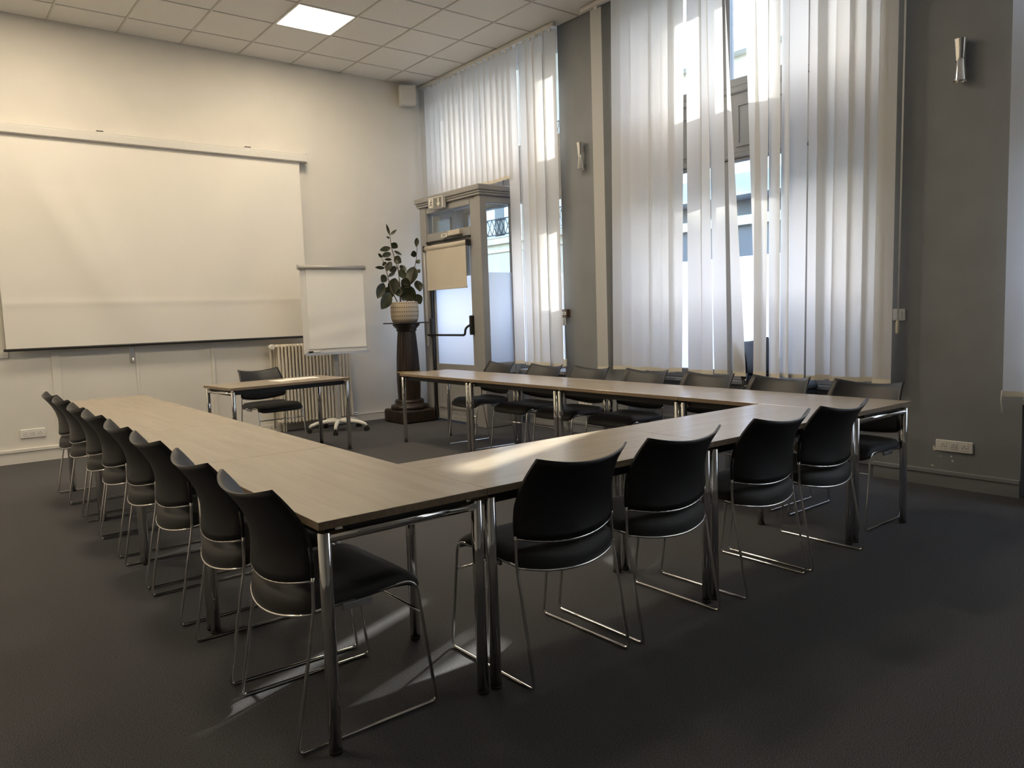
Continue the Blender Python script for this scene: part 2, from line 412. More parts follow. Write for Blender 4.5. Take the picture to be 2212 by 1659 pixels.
vb('lintel', VX+.008, VX+.08, 7.08, 7.99, 2.50, 2.58); vb('door_head', VX+.008, VX+.08, 7.08, 7.99, 2.16, 2.26)
vb('transom_pane', VX+.04, VX+.046, 7.08, 7.99, 2.26, 2.50, 'glass', b=0)
vb('side_rail', VX+.09, XP-.07, VY0+.008, VY0+.06, 2.50, 2.58); vb('side_rail', VX+.09, XP-.07, VY0+.008, VY0+.06, .60, .73)
vb('side_panel', VX+.09, XP-.07, VY0+.02, VY0+.05, 0, .60)
vb('side_pane', VX+.09, XP-.07, VY0+.03, VY0+.036, 1.74, 2.50, 'glass', b=0); vb('frosted_side_pane', VX+.09, XP-.07, VY0+.03, VY0+.036, .73, 1.74, 'frosted', b=0)
vb('far_side_panel', VX+.09, XP-.07, VY1-.05, VY1-.02, 0, .70); vb('far_side_rail', VX+.09, XP-.07, VY1-.06, VY1-.008, 2.50, 2.58)
vb('far_side_pane', VX+.09, XP-.07, VY1-.036, VY1-.03, .70, 2.50, 'glass', b=0)
cn = MB()
cn.box(VX-.02-ox, XP-ox, VY0-.02-oy, VY1+.02-oy, 2.58, 2.605, .004); cn.box(VX-.03-ox, XP-ox, VY0-.03-oy, VY1+.03-oy, 2.605, 2.63, .005); cn.box(VX-.045-ox, XP-ox, VY0-.045-oy, VY1+.045-oy, 2.63, VZ, .006)
cn.build('cornice', 'grey_paint', v)
dl = vb('door_leaf', VX+.02, VX+.065, 7.885, 7.985, .03, 2.15)          # hinge stile; the other rails are its own pieces
dm = MB()
dm.box(VX+.02-ox, VX+.065-ox, 7.085-oy, 7.115-oy, .03, 2.15); dm.box(VX+.02-ox, VX+.065-ox, 7.115-oy, 7.885-oy, .60, .70); dm.box(VX+.02-ox, VX+.065-ox, 7.115-oy, 7.885-oy, 2.07, 2.15)
dm.box(VX+.035-ox, VX+.055-ox, 7.115-oy, 7.885-oy, .03, .60); dm.box(VX+.02-ox, VX+.065-ox, 7.115-oy, 7.885-oy, .03, .075); dm.box(VX+.02-ox, VX+.065-ox, 7.115-oy, 7.885-oy, .17, .20)
dm.box(VX+.028-ox, VX+.04-ox, 7.16-oy, 7.175-oy, .22, .57); dm.box(VX+.028-ox, VX+.04-ox, 7.82-oy, 7.835-oy, .22, .57)
dm.build('door_rails', 'grey_paint', dl)
MB().box(VX+.04-ox, VX+.046-ox, 7.115-oy, 7.885-oy, .70, 1.72).build('frosted_door_pane', 'frosted', dl); MB().box(VX+.04-ox, VX+.046-ox, 7.115-oy, 7.885-oy, 1.72, 2.07).build('door_pane', 'glass', dl)
pb = MB(); zb = 1.07
pb.box(VX-.035-ox, VX+.02-ox, 7.07-oy, 7.11-oy, zb-.02, zb+.20, .008); pb.box(VX-.035-ox, VX+.02-ox, 7.90-oy, 7.95-oy, zb-.05, zb+.18, .008)
pb.tube(fillet([(VX-.02-ox, 7.09-oy, zb+.10), (VX-.09-ox, 7.10-oy, zb+.06), (VX-.09-ox, 7.12-oy, zb-.02), (VX-.09-ox, 7.92-oy, zb-.02), (VX-.02-ox, 7.925-oy, zb-.02)], .03), .013, 10)
pb.build('panic_bar', 'black_metal', dl)
rod = MB(); rod.box(VX-.012-ox, VX+.018-ox, 7.905-oy, 7.94-oy, .06, 2.13); rod.box(VX-.02-ox, VX+.02-ox, 7.895-oy, 7.95-oy, .04, .17, .006); rod.box(VX-.012-ox, VX+.02-ox, 7.08-oy, 7.99-oy, 2.145, 2.165)
rod.build('locking_rod', 'black_metal', dl)
cl = vb('door_closer', VX-.045, VX+.008, 7.22, 7.46, 2.19, 2.245, 'shade_beige')
MB().tube(fillet([(VX-.02-ox, 7.20-oy, 2.18), (VX-.10-ox, 7.38-oy, 2.165), (VX-.02-ox, 7.62-oy, 2.15)], .02), .009, 6).build('closer_arm', 'black_metal', cl)
vb('notice_plate', VX+.002, VX+.008, 7.55, 7.67, 2.19, 2.235, 'white_plastic', b=0)
vb('notice_print', VX+.0005, VX+.002, 7.57, 7.65, 2.218, 2.224, 'print_dark', b=0); vb('notice_print', VX+.0005, VX+.002, 7.58, 7.64, 2.203, 2.209, 'print_dark', b=0)
# emergency exit sign on the cornice
sg = thing('exit_sign', 'small grey emergency exit sign with white running figure and down arrow', 'sign', (VX-.045, 7.62, 2.52), .10)
MB().box(-.055, 0, -.135, .135, -.005, .125, .006).build('housing', 'white_plastic', sg)
MB().box(-.058, -.055, -.125, .125, .003, .117).build('face', 'sign_grey', sg)
ar = [(-.055, .108), (-.075, .108), (-.075, .055), (-.098, .055), (-.065, .012), (-.032, .055), (-.055, .055)]
MB().prism(ar, 0, -.060, -.058).build('down_arrow', 'white_plastic', sg)
fg = MB()
fg.box(-.060, -.058, .03, .115, .008, .112)
fg.build('door_pictogram', 'white_plastic', sg)
mn = MB(); mn.lathe([(0.001, -.0025), (.0085, -.0025), (.0085, 0), (.001, 0)], n=12)
mn.v = [(-.060+q[2]*.8, .062+q[0], .097+q[1]) for q in mn.v]
for a, b, r in (((.064, .086), (.072, .055), .008), ((.072, .055), (.055, .037), .006), ((.055, .037), (.047, .02), .005), ((.072, .055), (.088, .038), .006), ((.088, .038), (.102, .034), .005), ((.066, .082), (.047, .066), .004), ((.068, .082), (.088, .07), .004)):
    mn.tube([(-.0605, *a), (-.0605, *b)], r, 6)
mn.v = [(max(-.0635, min(-.058, q[0])), q[1], q[2]) for q in mn.v]
mn.build('running_figure', 'sign_grey', sg)
# roller blind hanging on the door
rb = thing('roller_blind', 'beige roller blind half lowered over the lobby door glass', 'roller blind', (VX-.03, 7.5, 2.08))
MB().tube([(0, -.42, 0), (0, .47, 0)], .034, 14).build('roller', 'shade_beige', rb)
MB().box(-.020, -.017, -.40, .43, -.475, .01).build('shade', 'shade_beige', rb); MB().box(-.026, -.011, -.40, .43, -.50, -.475, .003).build('hem_bar', 'shade_beige', rb)
for q in (.47, -.435): MB().box(-.035, .03, q, q+.015, -.035, .035).build('bracket', 'black_metal', rb)
MB().tube([(-.02, .49, 0), (-.02, .492, -.5), (-.02, .49, -1.13), (-.02, .475, -1.17), (-.02, .46, -1.13), (-.02, .465, -.5), (-.02, .475, 0)], .003, 6).build('pull_chain', 'white_plastic', rb)

# ------------------------------------------------------------------ vertical blinds
BX = 5.35
SW = .135
def slat_mesh(px_mid, a0, a1, z0, z1, dx=0.0, dy=0.0, w=SW, n=14):
    # centre line from (BX, y) at the headrail, turning from angle a0 (top) to a1 (foot); dx, dy shift the foot
    mb = MB(); y = px_mid
    def fn(u, t):
        a = a0+(a1-a0)*t; s_ = (u-.5)*w; c_ = -.0015*(1-(2*u-1)**2)
        return (BX+dx*t+s_*math.sin(a)+c_*math.cos(a), y+dy*t+s_*math.cos(a)-c_*math.sin(a), z1+(z0-z1)*t)
    mb.grid(fn, 4, n); pk = MB()
    def foot(u, t):
        p = fn(u, 1-.034/(z1-z0)*(1-t)); return (p[0]-.002, p[1], p[2])
    pk.grid(foot, 4, 1)
    return mb, pk
def add_slat(root, *a, **k):
    mb, pk = slat_mesh(*a, **k); o = mb.build('slat', 'slat_fabric', root); pk.build('weight_pocket', 'slat_pocket', o)
    y, a0, z1 = a[0], a[1], a[4]
    MB().box(BX-.006, BX+.006, y-.02, y+.02, z1-.012, z1+.028).build('hanger', 'white_plastic', o); return o
def solve_slat(xl, xr, row, dxr=0.0, w=SW):
    # slat of width w whose two edges are seen at pixels xl, xr in image row row
    best = None
    xb = BX+dxr
    c0 = at((xl+xr)/2, row, 0, xb)
    for ai in range(-70, 71, 2):
        a = math.radians(ai)
        ylo, yhi = c0.y-.15, c0.y+.15
        for _ in range(24):
            y = (ylo+yhi)/2
            e1 = proj((xb-w/2*math.sin(a), y-w/2*math.cos(a), c0.z)); e2 = proj((xb+w/2*math.sin(a), y+w/2*math.cos(a), c0.z))
            l, r = min(e1[0], e2[0]), max(e1[0], e2[0])
            if (l+r)/2 > (xl+xr)/2: ylo = y
            else: yhi = y
        err = abs((r-l)-(xr-xl))+abs(ai+15)*.035
        if best is None or err < best[0]: best = (err, y, a)
    return best[1], best[2]
def headrail(root, y0, y1, zt=ZC-.002):
    MB().box(BX-.025, BX+.025, y0, y1, zt-.038, zt, .004).build('headrail', 'white_plastic', root)
# tall window in the middle
b2 = thing('vertical_blind', 'wide white vertical slat blind with parted slats over the tall middle window', 'blind', (0, 0, 0))
headrail(b2, 2.48, 5.60)
ZT, ZB2 = ZC-.06, .705
# left and right edge of every slat in the picture: near the top (row 20) and lower down (row 700)
S2T = [(1319, 1338), (1338, 1357), (1357, 1381), (1381, 1399), (1399, 1426), (1426, 1440), (1440, 1478), (1482, 1514), (1512, 1528), (1528, 1560), (1563, 1571), (1610, 1634), (1632, 1662), (1661, 1686), (1690, 1706), (1704, 1748), (1750, 1767), (1767, 1807), (1807, 1836), (1836, 1872), (1872, 1901), (1901, 1942)]
S2B = [(1324, 1344), (1344, 1364), (1364, 1384), (1384, 1402), (1402, 1427), (1427, 1445), (1445, 1474), (1486, 1517), (1515, 1539), (1541, 1570), (1582, 1604), (1631, 1652), (1628, 1655), (1661, 1684), (1685, 1703), (1701, 1738), (1742, 1761), (1761, 1794), (1794, 1826), (1826, 1859), (1859, 1886), (1886, 1927)]
FREE = {6, 7, 8, 9, 10, 11, 12, 13, 14, 15, 21}          # slats with a gap beside them: both edges are seen
def solve_left(l, row, a, dxr=0.0, w=SW):                  # slat of known turn whose left edge is seen at pixel l
    xb = BX+dxr; c0 = at(l, row, 0, xb); lo, hi = c0.y-.3, c0.y+.2
    for _ in range(30):
        y = (lo+hi)/2; e = proj((xb+w/2*math.sin(a), y+w/2*math.cos(a), c0.z))[0]
        if e > l: lo = y
        else: hi = y
    return y
for k, ((lt, rt), (lb, rb_)) in enumerate(zip(S2T, S2B)):
    off = {11: .05}.get(k, 0.0)
    tt = (ZT-at((lt+rt)/2, 20, 0, BX).z)/(ZT-ZB2); tb = (ZT-at((lb+rb_)/2, 700, 0, BX).z)/(ZT-ZB2)
    if k in FREE: (yt, at_), (yb_, ab) = solve_slat(lt, rt, 20, off*tt), solve_slat(lb, rb_, 700, off*tb)
    else:
        at_ = math.radians(-20+random.uniform(-5, 5)); ab = at_+random.uniform(-.05, .05)
        yt, yb_ = solve_left(lt, 20, at_), solve_left(lb, 700, ab)
    if k == 10: at_, ab = math.radians(52), math.radians(12)
    sl_y, sl_a = (yb_-yt)/(tb-tt), (ab-at_)/(tb-tt)
    add_slat(b2, yt-sl_y*tt, at_-sl_a*tt, ab+sl_a*(1-tb), ZB2+.006*math.sin(k*2.3), ZT, dx=off, dy=sl_y)
y, a = solve_slat(1287, 1310, 600); add_slat(b2, y, a, a, .69, ZT)
for k in range(2): MB().tube([(BX-.012*k, 2.50-.012*k, ZT), (BX-.012*k, 2.53-.012*k, 1.15)], .0025, 5).build('cord', 'white_plastic', b2)
MB().lathe([(.004, 1.15), (.013, 1.13), (.013, 1.06), (.008, 1.05)], BX-.006, 2.525, 10).build('cord_weight', 'shade_beige', b2)
# window by the white wall; short slats over the lobby
b1 = thing('vertical_blind', 'white vertical slat blind beside the white wall, short slats above the lobby', 'blind', (0, 0, 0))
headrail(b1, 6.0, 8.60)
ns = 24; y1s, y0s = 8.54, 6.075
for k in range(ns):
    y = y1s+(y0s-y1s)*k/(ns-1)
    long_ = y < 6.80
    a = math.radians(-random.uniform(12, 24))
    if k == 18: a = math.radians(34)
    if k == 22: a = math.radians(48)
    zb = (.705 if long_ else 2.765)+random.uniform(-.006, .006)
    add_slat(b1, y+random.uniform(-.006, .006), a+random.uniform(-.05, .05), a, zb, ZT)
for k in range(2): MB().tube([(BX+.03, 6.02-.012*k, ZT), (BX+.03, 6.005-.02*k, .78)], .0025, 5).build('cord', 'white_plastic', b1)
MB().box(BX+.018, BX+.042, 5.975, 6.015, .70, .78, .006).build('cord_weight', 'white_plastic', b1)
# window at the right edge
b3 = thing('vertical_blind', 'white vertical slat blind cut off by the right edge of the picture', 'blind', (0, 0, 0))
headrail(b3, -1.4, 1.90)
for k in range(28):
    a = math.radians(-random.uniform(12, 22)); add_slat(b3, 1.80-.115*k, a, a, .66+random.uniform(-.004, .004), ZT)
MB().tube([(BX-.03, 1.865, .70), (BX-.03, 1.868, .64), (BX-.03, 1.86, .56)], .004, 6).build('cord', 'white_plastic', b3)

# ------------------------------------------------------------------ tables
TH, TL, TW = .708, 1.2, .5935
def make_table():
    t = thing('meeting_table', 'x', 'table')
    hx, hy, th = TW/2-.0015, TL/2-.0015, .024
    top = MB().box(-hx, hx, -hy, hy, TH-.003, TH, .0012); top.build('tabletop', 'oak', t)
    MB().box(-hx, hx, -hy, hy, TH-th, TH-.003).build('table_edge', 'oak_edge', t)
    ins = .026
    for sx in (-1, 1):
        for sy_ in (-1, 1):
            x, y = sx*(hx-ins), sy_*(hy-ins)
            lg = MB().lathe([(.0195, .012), (.0195, .668), (.016, .672)], x, y, 20).build('leg', 'chrome', t)
            MB().lathe([(.0175, 0), (.0205, .003), (.0205, .014)], x, y, 16).build('foot', 'black_rubber', lg)
    for sy_ in (-1, 1):
        y = sy_*(hy-ins)
        MB().tube([(-hx+ins, y, .652), (hx-ins, y, .652)], .0165, 16).build('end_rail', 'chrome', t)
        MB().box(-hx+.09, hx-.09, y-.012, y+.012, .668, TH-th).build('spacer', 'black_metal', t)
    for sx in (-1, 1):
        MB().box(sx*(hx-.06)-.012, sx*(hx-.06)+.012, -hy+.05, hy-.05, .640, TH-th).build('beam', 'black_metal', t)
    return t
tab = make_table(); index_kids(tab); first = [True]
def place_table(x, y, rz, label, group, rest=None):
    o = tab if first[0] else copy_tree(tab); first[0] = False
    o.location = (x, y, 0); o.rotation_euler = (0, 0, rz); o['label'] = label; o['group'] = group; return o
X0, Y0 = .8538, 2.0149
XW = X0+TW+2*TL
ordn = ['first', 'second', 'third', 'fourth', 'fifth', 'sixth', 'seventh', 'eighth']
for k in range(4):
    place_table(X0+TW/2, Y0+TL*(k+.5), 0, ['oak topped table at the near corner of the U, closest to the camera', 'oak topped table second from the near corner in the left row', 'oak topped table third from the near corner in the left row', 'oak topped table at the far end of the left row, by the screen'][k], 'tables of the left row')
for k in range(2):
    place_table(X0+TW+TL*(k+.5), Y0+TW/2, PI/2, ['oak topped table with the sun patch, in the cross row of the U', 'oak topped table in the cross row, next to the window row'][k], 'tables of the cross row')
for k in range(4):
    place_table(XW+TW/2, Y0+TL*(k+.5), 0, ['oak topped table at the right corner of the U, before the grey pilaster', 'oak topped table second from the right corner in the window row', 'oak topped table third from the right corner in the window row', 'oak topped table at the far end of the window row, by the lobby door'][k], 'tables of the window row')
place_table(2.69, 7.08, PI/2+math.radians(6), 'oak topped table standing alone before the radiator, as speaker desk', 'single table')

# ------------------------------------------------------------------ chairs
def make_chair():
    t = thing('conference_chair', 'x', 'chair')
    R = .0058
    for s in (-1, 1):
        path = fillet([(s*.2345, -.164, .535), (s*.2355, -.165, .49), (s*.236, -.168, .416), (s*.236, -.243, .0062), (s*.236, .243, .0062), (s*.234, .185, .436), (s*.228, .02, .430), (s*.232, -.168, .420)], [.02, .1, .022, .022, .05, .15], 6)
        MB().tube(path, R, 8).build('sled_frame', 'chrome', t)
        MB().tube([(s*.2345, -.164, .525), (s*.2350, -.163, .57), (s*.2335, -.167, .618)], .0072, 8).build('back_sleeve', 'black_plastic', t)
    def bow(y, z, dy, dz, x=.234, n=14):
        return [(x*(2*i/n-1), y-dy*(1-(2*i/n-1)**2)**.8, z-dz*(1-(2*i/n-1)**2)) for i in range(n+1)]
    MB().tube(bow(-.166, .515, .066, .030), .0045, 6).build('back_wire', 'chrome', t)
    MB().tube(bow(-.172, .414, .066, .028), .0045, 6).build('seat_wire', 'chrome', t)
    MB().tube([(-.235, .203, .318), (.235, .203, .318)], .005, 8).build('cross_bar', 'chrome', t)
    # backrest shell
    prof = [(0, -.166), (.18, -.163), (.36, -.165), (.55, -.180), (.72, -.204), (.87, -.235), (1, -.266)]
    def py_(v_):
        for (a, ya), (b, yb) in zip(prof, prof[1:]):
            if v_ <= b:
                f = (v_-a)/(b-a); return ya+(yb-ya)*f
        return prof[-1][1]
    def wid(v_): return .233+.004*math.sin(PI*min(1, v_*1.3))-.018*max(0, v_-.35)/.65
    def shell(off):
        def fn(u, v_):
            q = 2*u-1; b = (1-q*q); x = q*wid(v_); zb = .518-.031*b; zt = .802-.028*b
            bw = .064-.012*v_
            return (x*(1-off*.02), py_(v_)-bw*b**.8+off, zb+(zt-zb)*v_)
        return fn
    nu, nv = 16, 12; mb = MB(); f0, f1 = shell(-.005), shell(.005)
    V = [f0(i/nu, j/nv) for j in range(nv+1) for i in range(nu+1)]; n1 = len(V); V += [f1(i/nu, j/nv) for j in range(nv+1) for i in range(nu+1)]; F = []
    I = lambda i, j, k=0: k*n1+j*(nu+1)+i
    for j in range(nv):
        for i in range(nu):
            F.append((I(i, j), I(i+1, j), I(i+1, j+1), I(i, j+1))); F.append((I(i, j, 1), I(i, j+1, 1), I(i+1, j+1, 1), I(i+1, j, 1)))
    mb.add(V, F, True); E = []
    for i in range(nu): E += [(I(i, 0), I(i, 0, 1), I(i+1, 0, 1), I(i+1, 0)), (I(i, nv), I(i+1, nv), I(i+1, nv, 1), I(i, nv, 1))]
    for j in range(nv): E += [(I(0, j), I(0, j+1), I(0, j+1, 1), I(0, j, 1)), (I(nu, j), I(nu, j, 1), I(nu, j+1, 1), I(nu, j+1))]
    mb.f += E; mb.sm += [False]*len(E)
    mb.build('backrest', 'black_plastic', t)
    # seat pad: rings of one outline
    out = []
    for i in range(15):
        q = 2*i/14-1; out.append((.232*q, -.172-.066*(1-q*q)**.8))
    for y in (-.12, -.05, .03, .10, .155): out.append((.236, y))
    for k in range(1, 7):
        A = PI/2*k/7; out.append((.176+.06*math.cos(A), .165+.055*math.sin(A)))
    for q in (.12, .06, 0, -.06, -.12): out.append((q, .222))
    for k in range(1, 7):
        A = PI/2+PI/2*k/7; out.append((-.176+.06*math.cos(A), .165+.055*math.sin(A)))
    for y in (.155, .10, .03, -.05, -.12): out.append((-.236, y))
    n = len(out)
    def base(x, y):
        z = .430+.010*max(0, min(1, y/.15))-.9*max(0, y-.12)**1.35
        if y < -.05:
            f = min(1, (-.05-y)/.17); z -= f*(.012+.028*(1-min(1, abs(x)/.235)**2))
        return z
    rings = [(.80, -.012), (.985, -.010), (1.0, .0), (.985, .016), (.93, .028), (.80, .035), (.55, .034), (.25, .031)]
    V = []; F = []
    for sc, dz in rings:
        for x, y in out:
            yy = y*sc; rear = max(0, min(1, (-.10-yy)/.1)); 
            k = 1+1.3*rear*(1 if dz > 0 else 0)
            V.append((x*sc, yy, base(x*sc, yy)+dz*k))
    for i in range(len(rings)-1):
        for k in range(n): F.append((i*n+k, i*n+(k+1) % n, (i+1)*n+(k+1) % n, (i+1)*n+k))
    F.append(tuple(range(n))[::-1]); F.append(tuple((len(rings)-1)*n+k for k in range(n)))
    MB().add(V, F, True).build('seat', 'seat_fabric', t)
    for s in (-1, 1): MB().box(s*.231-.007, s*.231+.007, -.075, .025, .400, .421, .003).build('linking_clip', 'clip_plastic', t)
    return t
chair = make_chair(); index_kids(chair); cfirst = [True]
def place_chair(x, y, rz, label, group, z=0):
    o = chair if cfirst[0] else copy_tree(chair); cfirst[0] = False
    o.location = (x, y, z); o.rotation_euler = (0, 0, rz); o['label'] = label; o['group'] = group; return o
RW = -PI/2                                   # facing +x
lab = ['black shell chair at the near corner of the U, largest in the left row', 'second black chair from the near corner in the left row', 'third black chair from the near corner in the left row', 'fourth black chair from the near corner in the left row', 'fourth black chair from the screen end of the left row', 'third black chair from the screen end of the left row', 'second black chair from the screen end of the left row', 'black chair at the screen end of the left row, above the wall socket']
for k, (y, r) in enumerate(((2.335, .01), (2.905, -.03), (3.595, .01), (4.19, 0), (4.85, .01), (5.385, -.01), (6.035, .02), (6.555, .03))):
    place_chair(1.025, y, RW+r, lab[k], 'chairs of the left row')
lab = ['black chair in the cross row beside the near corner table legs', 'second black chair from the near corner in the cross row', 'third black chair from the near corner in the cross row', 'black chair in the cross row closest to the grey pilaster']
for k, (x, r) in enumerate(((1.785, .02), (2.335, 0), (2.995, .01), (3.525, 0))):
    place_chair(x, 2.178, r, lab[k], 'chairs of the cross row')
lab = ['black chair at the right corner of the U before the grey pilaster', 'second black chair from the right corner in the window row', 'third black chair from the right corner, before the parted slats', 'middle black chair of the window row, fourth from the lobby', 'third black chair from the lobby in the window row', 'second black chair from the lobby in the window row', 'black chair of the window row nearest the lobby door']
for k, (y, r) in enumerate(((2.335, .02), (2.94, .01), (3.53, 0), (4.14, .02), (4.78, 0), (5.37, .02), (6.08, -.05))):
    place_chair(4.325, y, PI/2+r, lab[k], 'chairs of the window row')
place_chair(2.765, 7.50, PI+.10, 'black chair behind the single speaker desk, before the radiator', 'speaker chair')
for k in range(5):
    place_chair(5.606, 3.63-.008*k, PI, ['lowest chair of the stack at the middle window', 'second chair up in the stack at the middle window', 'middle chair of the five stacked at the middle window', 'fourth chair up in the stack at the middle window', 'topmost chair of the stack behind the slats of the middle window'][k], 'chairs stacked at the window', .050*k)

# ------------------------------------------------------------------ projection screen
ps = thing('projection_screen', 'large white projection screen pulled down on the white wall', 'projection screen', (2.15, YB-.064, 0))
def L(x): return x-2.15
MB().box(L(.55), L(3.73), -.06, .045, 3.085, 3.165, .008).box(L(.55), L(3.73), -.045, .05, 3.165, 3.185, .004).build('case', 'case_white', ps)
for q in (.545, 3.715): MB().box(L(q), L(q+.02), -.064, .05, 3.075, 3.19, .004).build('end_cap', 'case_white', ps)
for x in (1.60, 3.06): MB().box(L(x)-.03, L(x)+.03, -.02, .06, 3.185, 3.20).build('wall_bracket', 'black_metal', ps)
def scr(u, v_):
    x = .66+(3.64-.66)*u; z = 3.09+(1.085-3.09)*v_
    d = .030*math.exp(-((u-.06-.32*v_)/.05)**2)*math.sin(PI*v_)+.022*math.exp(-((u-.18-.25*v_)/.045)**2)*math.sin(PI*v_)-.012*math.exp(-((u-.97+.25*v_)/.07)**2)*math.sin(PI*v_)+.006*math.exp(-((u-.85+.28*v_)/.06)**2)*math.sin(PI*v_)
    d += .005*math.exp(-((v_-.785)/.014)**2)-.002*math.exp(-((v_-.22)/.02)**2)
    return (L(x), -.02-d, z)
MB().grid(scr, 60, 80).build('fabric', 'screen_white', ps)
MB().tube([(L(.64), -.02, 1.085), (L(3.66), -.02, 1.085)], .013, 10).build('bottom_bar', 'black_metal', ps)

# hook, sockets on the white wall
hk = thing('wall_hook', 'dull metal strap hook hanging below the projection screen', 'hook', (1.745, YB-.02, .90))
MB().box(-.022, .022, .006, .02, .0, .16, .003).build('plate', 'alu', hk); MB().tube(fillet([(0, .004, .03), (0, -.025, .0), (0, -.028, .05)], .015), .010, 6).build('hook', 'alu', hk)
def socket(name, label, p, ax, w, h, cells, mt='white_plastic', group=None, slash=()):
    # plate facing -y (ax 1) or -x (ax 0); cells = number of outlets
    t = thing(name, label, 'socket', p, 0 if ax == 1 else -PI/2, group)
    MB().box(-w/2, w/2, -.012, 0, 0, h, .004).build('plate', mt, t)
    for i in range(cells):
        cx = (i-(cells-1)/2)*(w*.86/cells)
        o = MB().box(cx-.021, cx+.021, -.015, -.012, h/2-.022, h/2+.022, .0015).build('outlet', mt, t)
        k = MB()
        for dx, dz in ((-.0095, -.004), (.0095, -.004), (0, .010)): k.box(cx+dx-.0028, cx+dx+.0028, -.0156, -.0148, h/2+dz-.0028, h/2+dz+.0028)
        k.build('pin_holes', 'print_dark', o)
    return t
socket('wall_socket', 'white triple socket strip low on the white wall, left of the chairs', (.82, YB, .235), 1, .21, .085, 3)
socket('data_socket', 'white socket plate on the white wall at the lower left screen corner', (.63, YB, 1.01), 1, .10, .075, 1)
socket('wall_socket', 'cream triple socket strip low on the right grey pilaster', (XP, 2.195, .247), 0, .235, .078, 3)
socket('wall_socket', 'white socket strip low on the grey pilaster beside the lobby', (XP, 5.80, .27), 0, .20, .075, 3)

# ------------------------------------------------------------------ radiator
rd = thing('radiator', 'cream cast iron column radiator on the white wall behind the flipchart', 'radiator', (3.66, YB-.11, 0))
sec = MB()
for yy in (-.06, .0, .06): sec.tube(fillet([(0, yy, .10), (0, yy, .13), (0, yy, .98), (0, yy, 1.01)], .01), [.010]+[.0145]*(2*6)+[.010], 8)
for zz in (.125, .985): sec.tube([(0, -.068, zz), (0, .068, zz)], .016, 8)
sm = sec.mesh('section'); sm.materials.append(M['radiator_cream'])
NS = 22
for k in range(NS): link('section', sm, rd, (-.43+.87*k/(NS-1), 0, 0))
for zz in (.125, .985): MB().tube([(-.46, 0, zz), (.46, 0, zz)], .017, 8).build('header', 'radiator_cream', rd)
va = MB(); va.tube([(-.44, 0, .985), (-.50, 0, .985)], .015, 8); va.tube([(-.50, 0, .985), (-.50, 0, .90), (-.50, 0, .05)], .012, 8); va.build('supply_pipe', 'radiator_cream', rd)
hd = MB(); hd.tube([(-.50, .02, .985), (-.50, -.05, .985), (-.50, -.075, .985)], [.026, .033, .024], 14); hd.build('thermostat_head', 'white_plastic', rd)
for q in (-.4, .40): MB().box(q, q+.03, -.02, .02, 0, .11).build('foot', 'radiator_cream', rd)
dp = MB(); dp.tube([(.45, 0, .125), (.53, 0, .125), (.55, .03, .125)], .010, 8); dp.build('drain_cock', 'alu', rd)

# ------------------------------------------------------------------ flipchart
fc = thing('flipchart', 'white flipchart with blank paper pad on a five-arm castor base', 'flipchart', (3.745, 8.06, 0), math.radians(-4))
MB().box(-.37, .37, -.02, .0, .90, 1.86, .004).build('board', 'white_plastic', fc)
MB().tube([(-.385, -.03, 1.855), (.375, -.03, 1.855)], .026, 14).build('clamp_bar', 'grey_clamp', fc)
for q in (-.40, .375): MB().tube([(q, -.03, 1.855), (q+.015, -.03, 1.855)], .029, 12).build('clamp_end', 'grey_clamp', fc)
def pad(u, v_):
    q = .004*math.sin(9*u+5*v_)*v_**2+.0025*math.sin(23*v_+4*u)*math.exp(-((v_-.75)/.3)**2)+.003*math.exp(-(v_/.05)**2)*math.sin(30*u)
    return (-.31+.67*u, -.032-q-.004*v_, 1.83+(.955-1.83)*v_)
pd = MB(); pd.grid(pad, 24, 36); pd.build('paper_pad', 'paper', fc)
MB().box(-.31, .36, -.027, -.02, .955, 1.83).build('pad_stack', 'paper', fc)
MB().box(-.37, .38, -.075, 0, .885, .90, .003).box(-.37, .38, -.078, -.072, .885, .912).build('marker_tray', 'alu', fc)
MB().box(-.028, .028, .0, .04, .10, 1.5, .006).build('pole', 'grey_clamp', fc)
cx, cy_ = .0, .02
MB().lathe([(.045, .085), (.045, .125), (.03, .14)], cx, cy_, 20).build('hub', 'white_plastic', fc)
for k in range(5):
    A = math.radians(90+72*k+8); dx, dy = math.cos(A), math.sin(A)
    arm = MB().tube([(cx+dx*.03, cy_+dy*.03, .115), (cx+dx*.14, cy_+dy*.14, .118), (cx+dx*.25, cy_+dy*.25, .105), (cx+dx*.315, cy_+dy*.315, .082), (cx+dx*.335, cy_+dy*.335, .06)], [.026, .024, .021, .019, .016], 10).build('base_arm', 'white_plastic', fc)
    ca = MB(); wx, wy = cx+dx*.335, cy_+dy*.335; tx, ty = -dy, dx
    for s in (-1, 1): ca.tube([(wx+tx*s*.006, wy+ty*s*.006, .026), (wx+tx*s*.024, wy+ty*s*.024, .026)], .0255, 14)
    ca.tube([(wx, wy, .03), (wx, wy, .065)], .009, 8); ca.build('castor', 'black_rubber', arm)
for k, (x, y, r) in enumerate(((-.30, -.055, .10), (-.29, -.035, -.05), (-.285, -.066, .16))):
    o = thing('marker_pen', ['black capped marker pen lying in the flipchart tray, at the front', 'black capped marker pen lying against the flipchart board', 'marker pen lying askew on the flipchart tray lip'][k], 'marker pen', fc.matrix_basis @ Vector((x, y, .909+(.016 if k == 2 else 0))), math.radians(-4)+r, 'marker pens in the flipchart tray')
    MB().tube([(.0, 0, 0), (.095, 0, 0)], .008, 10).build('barrel', 'white_plastic', o); MB().tube([(-.05, 0, 0), (0, 0, 0)], .009, 10).build('cap', 'print_dark', o)

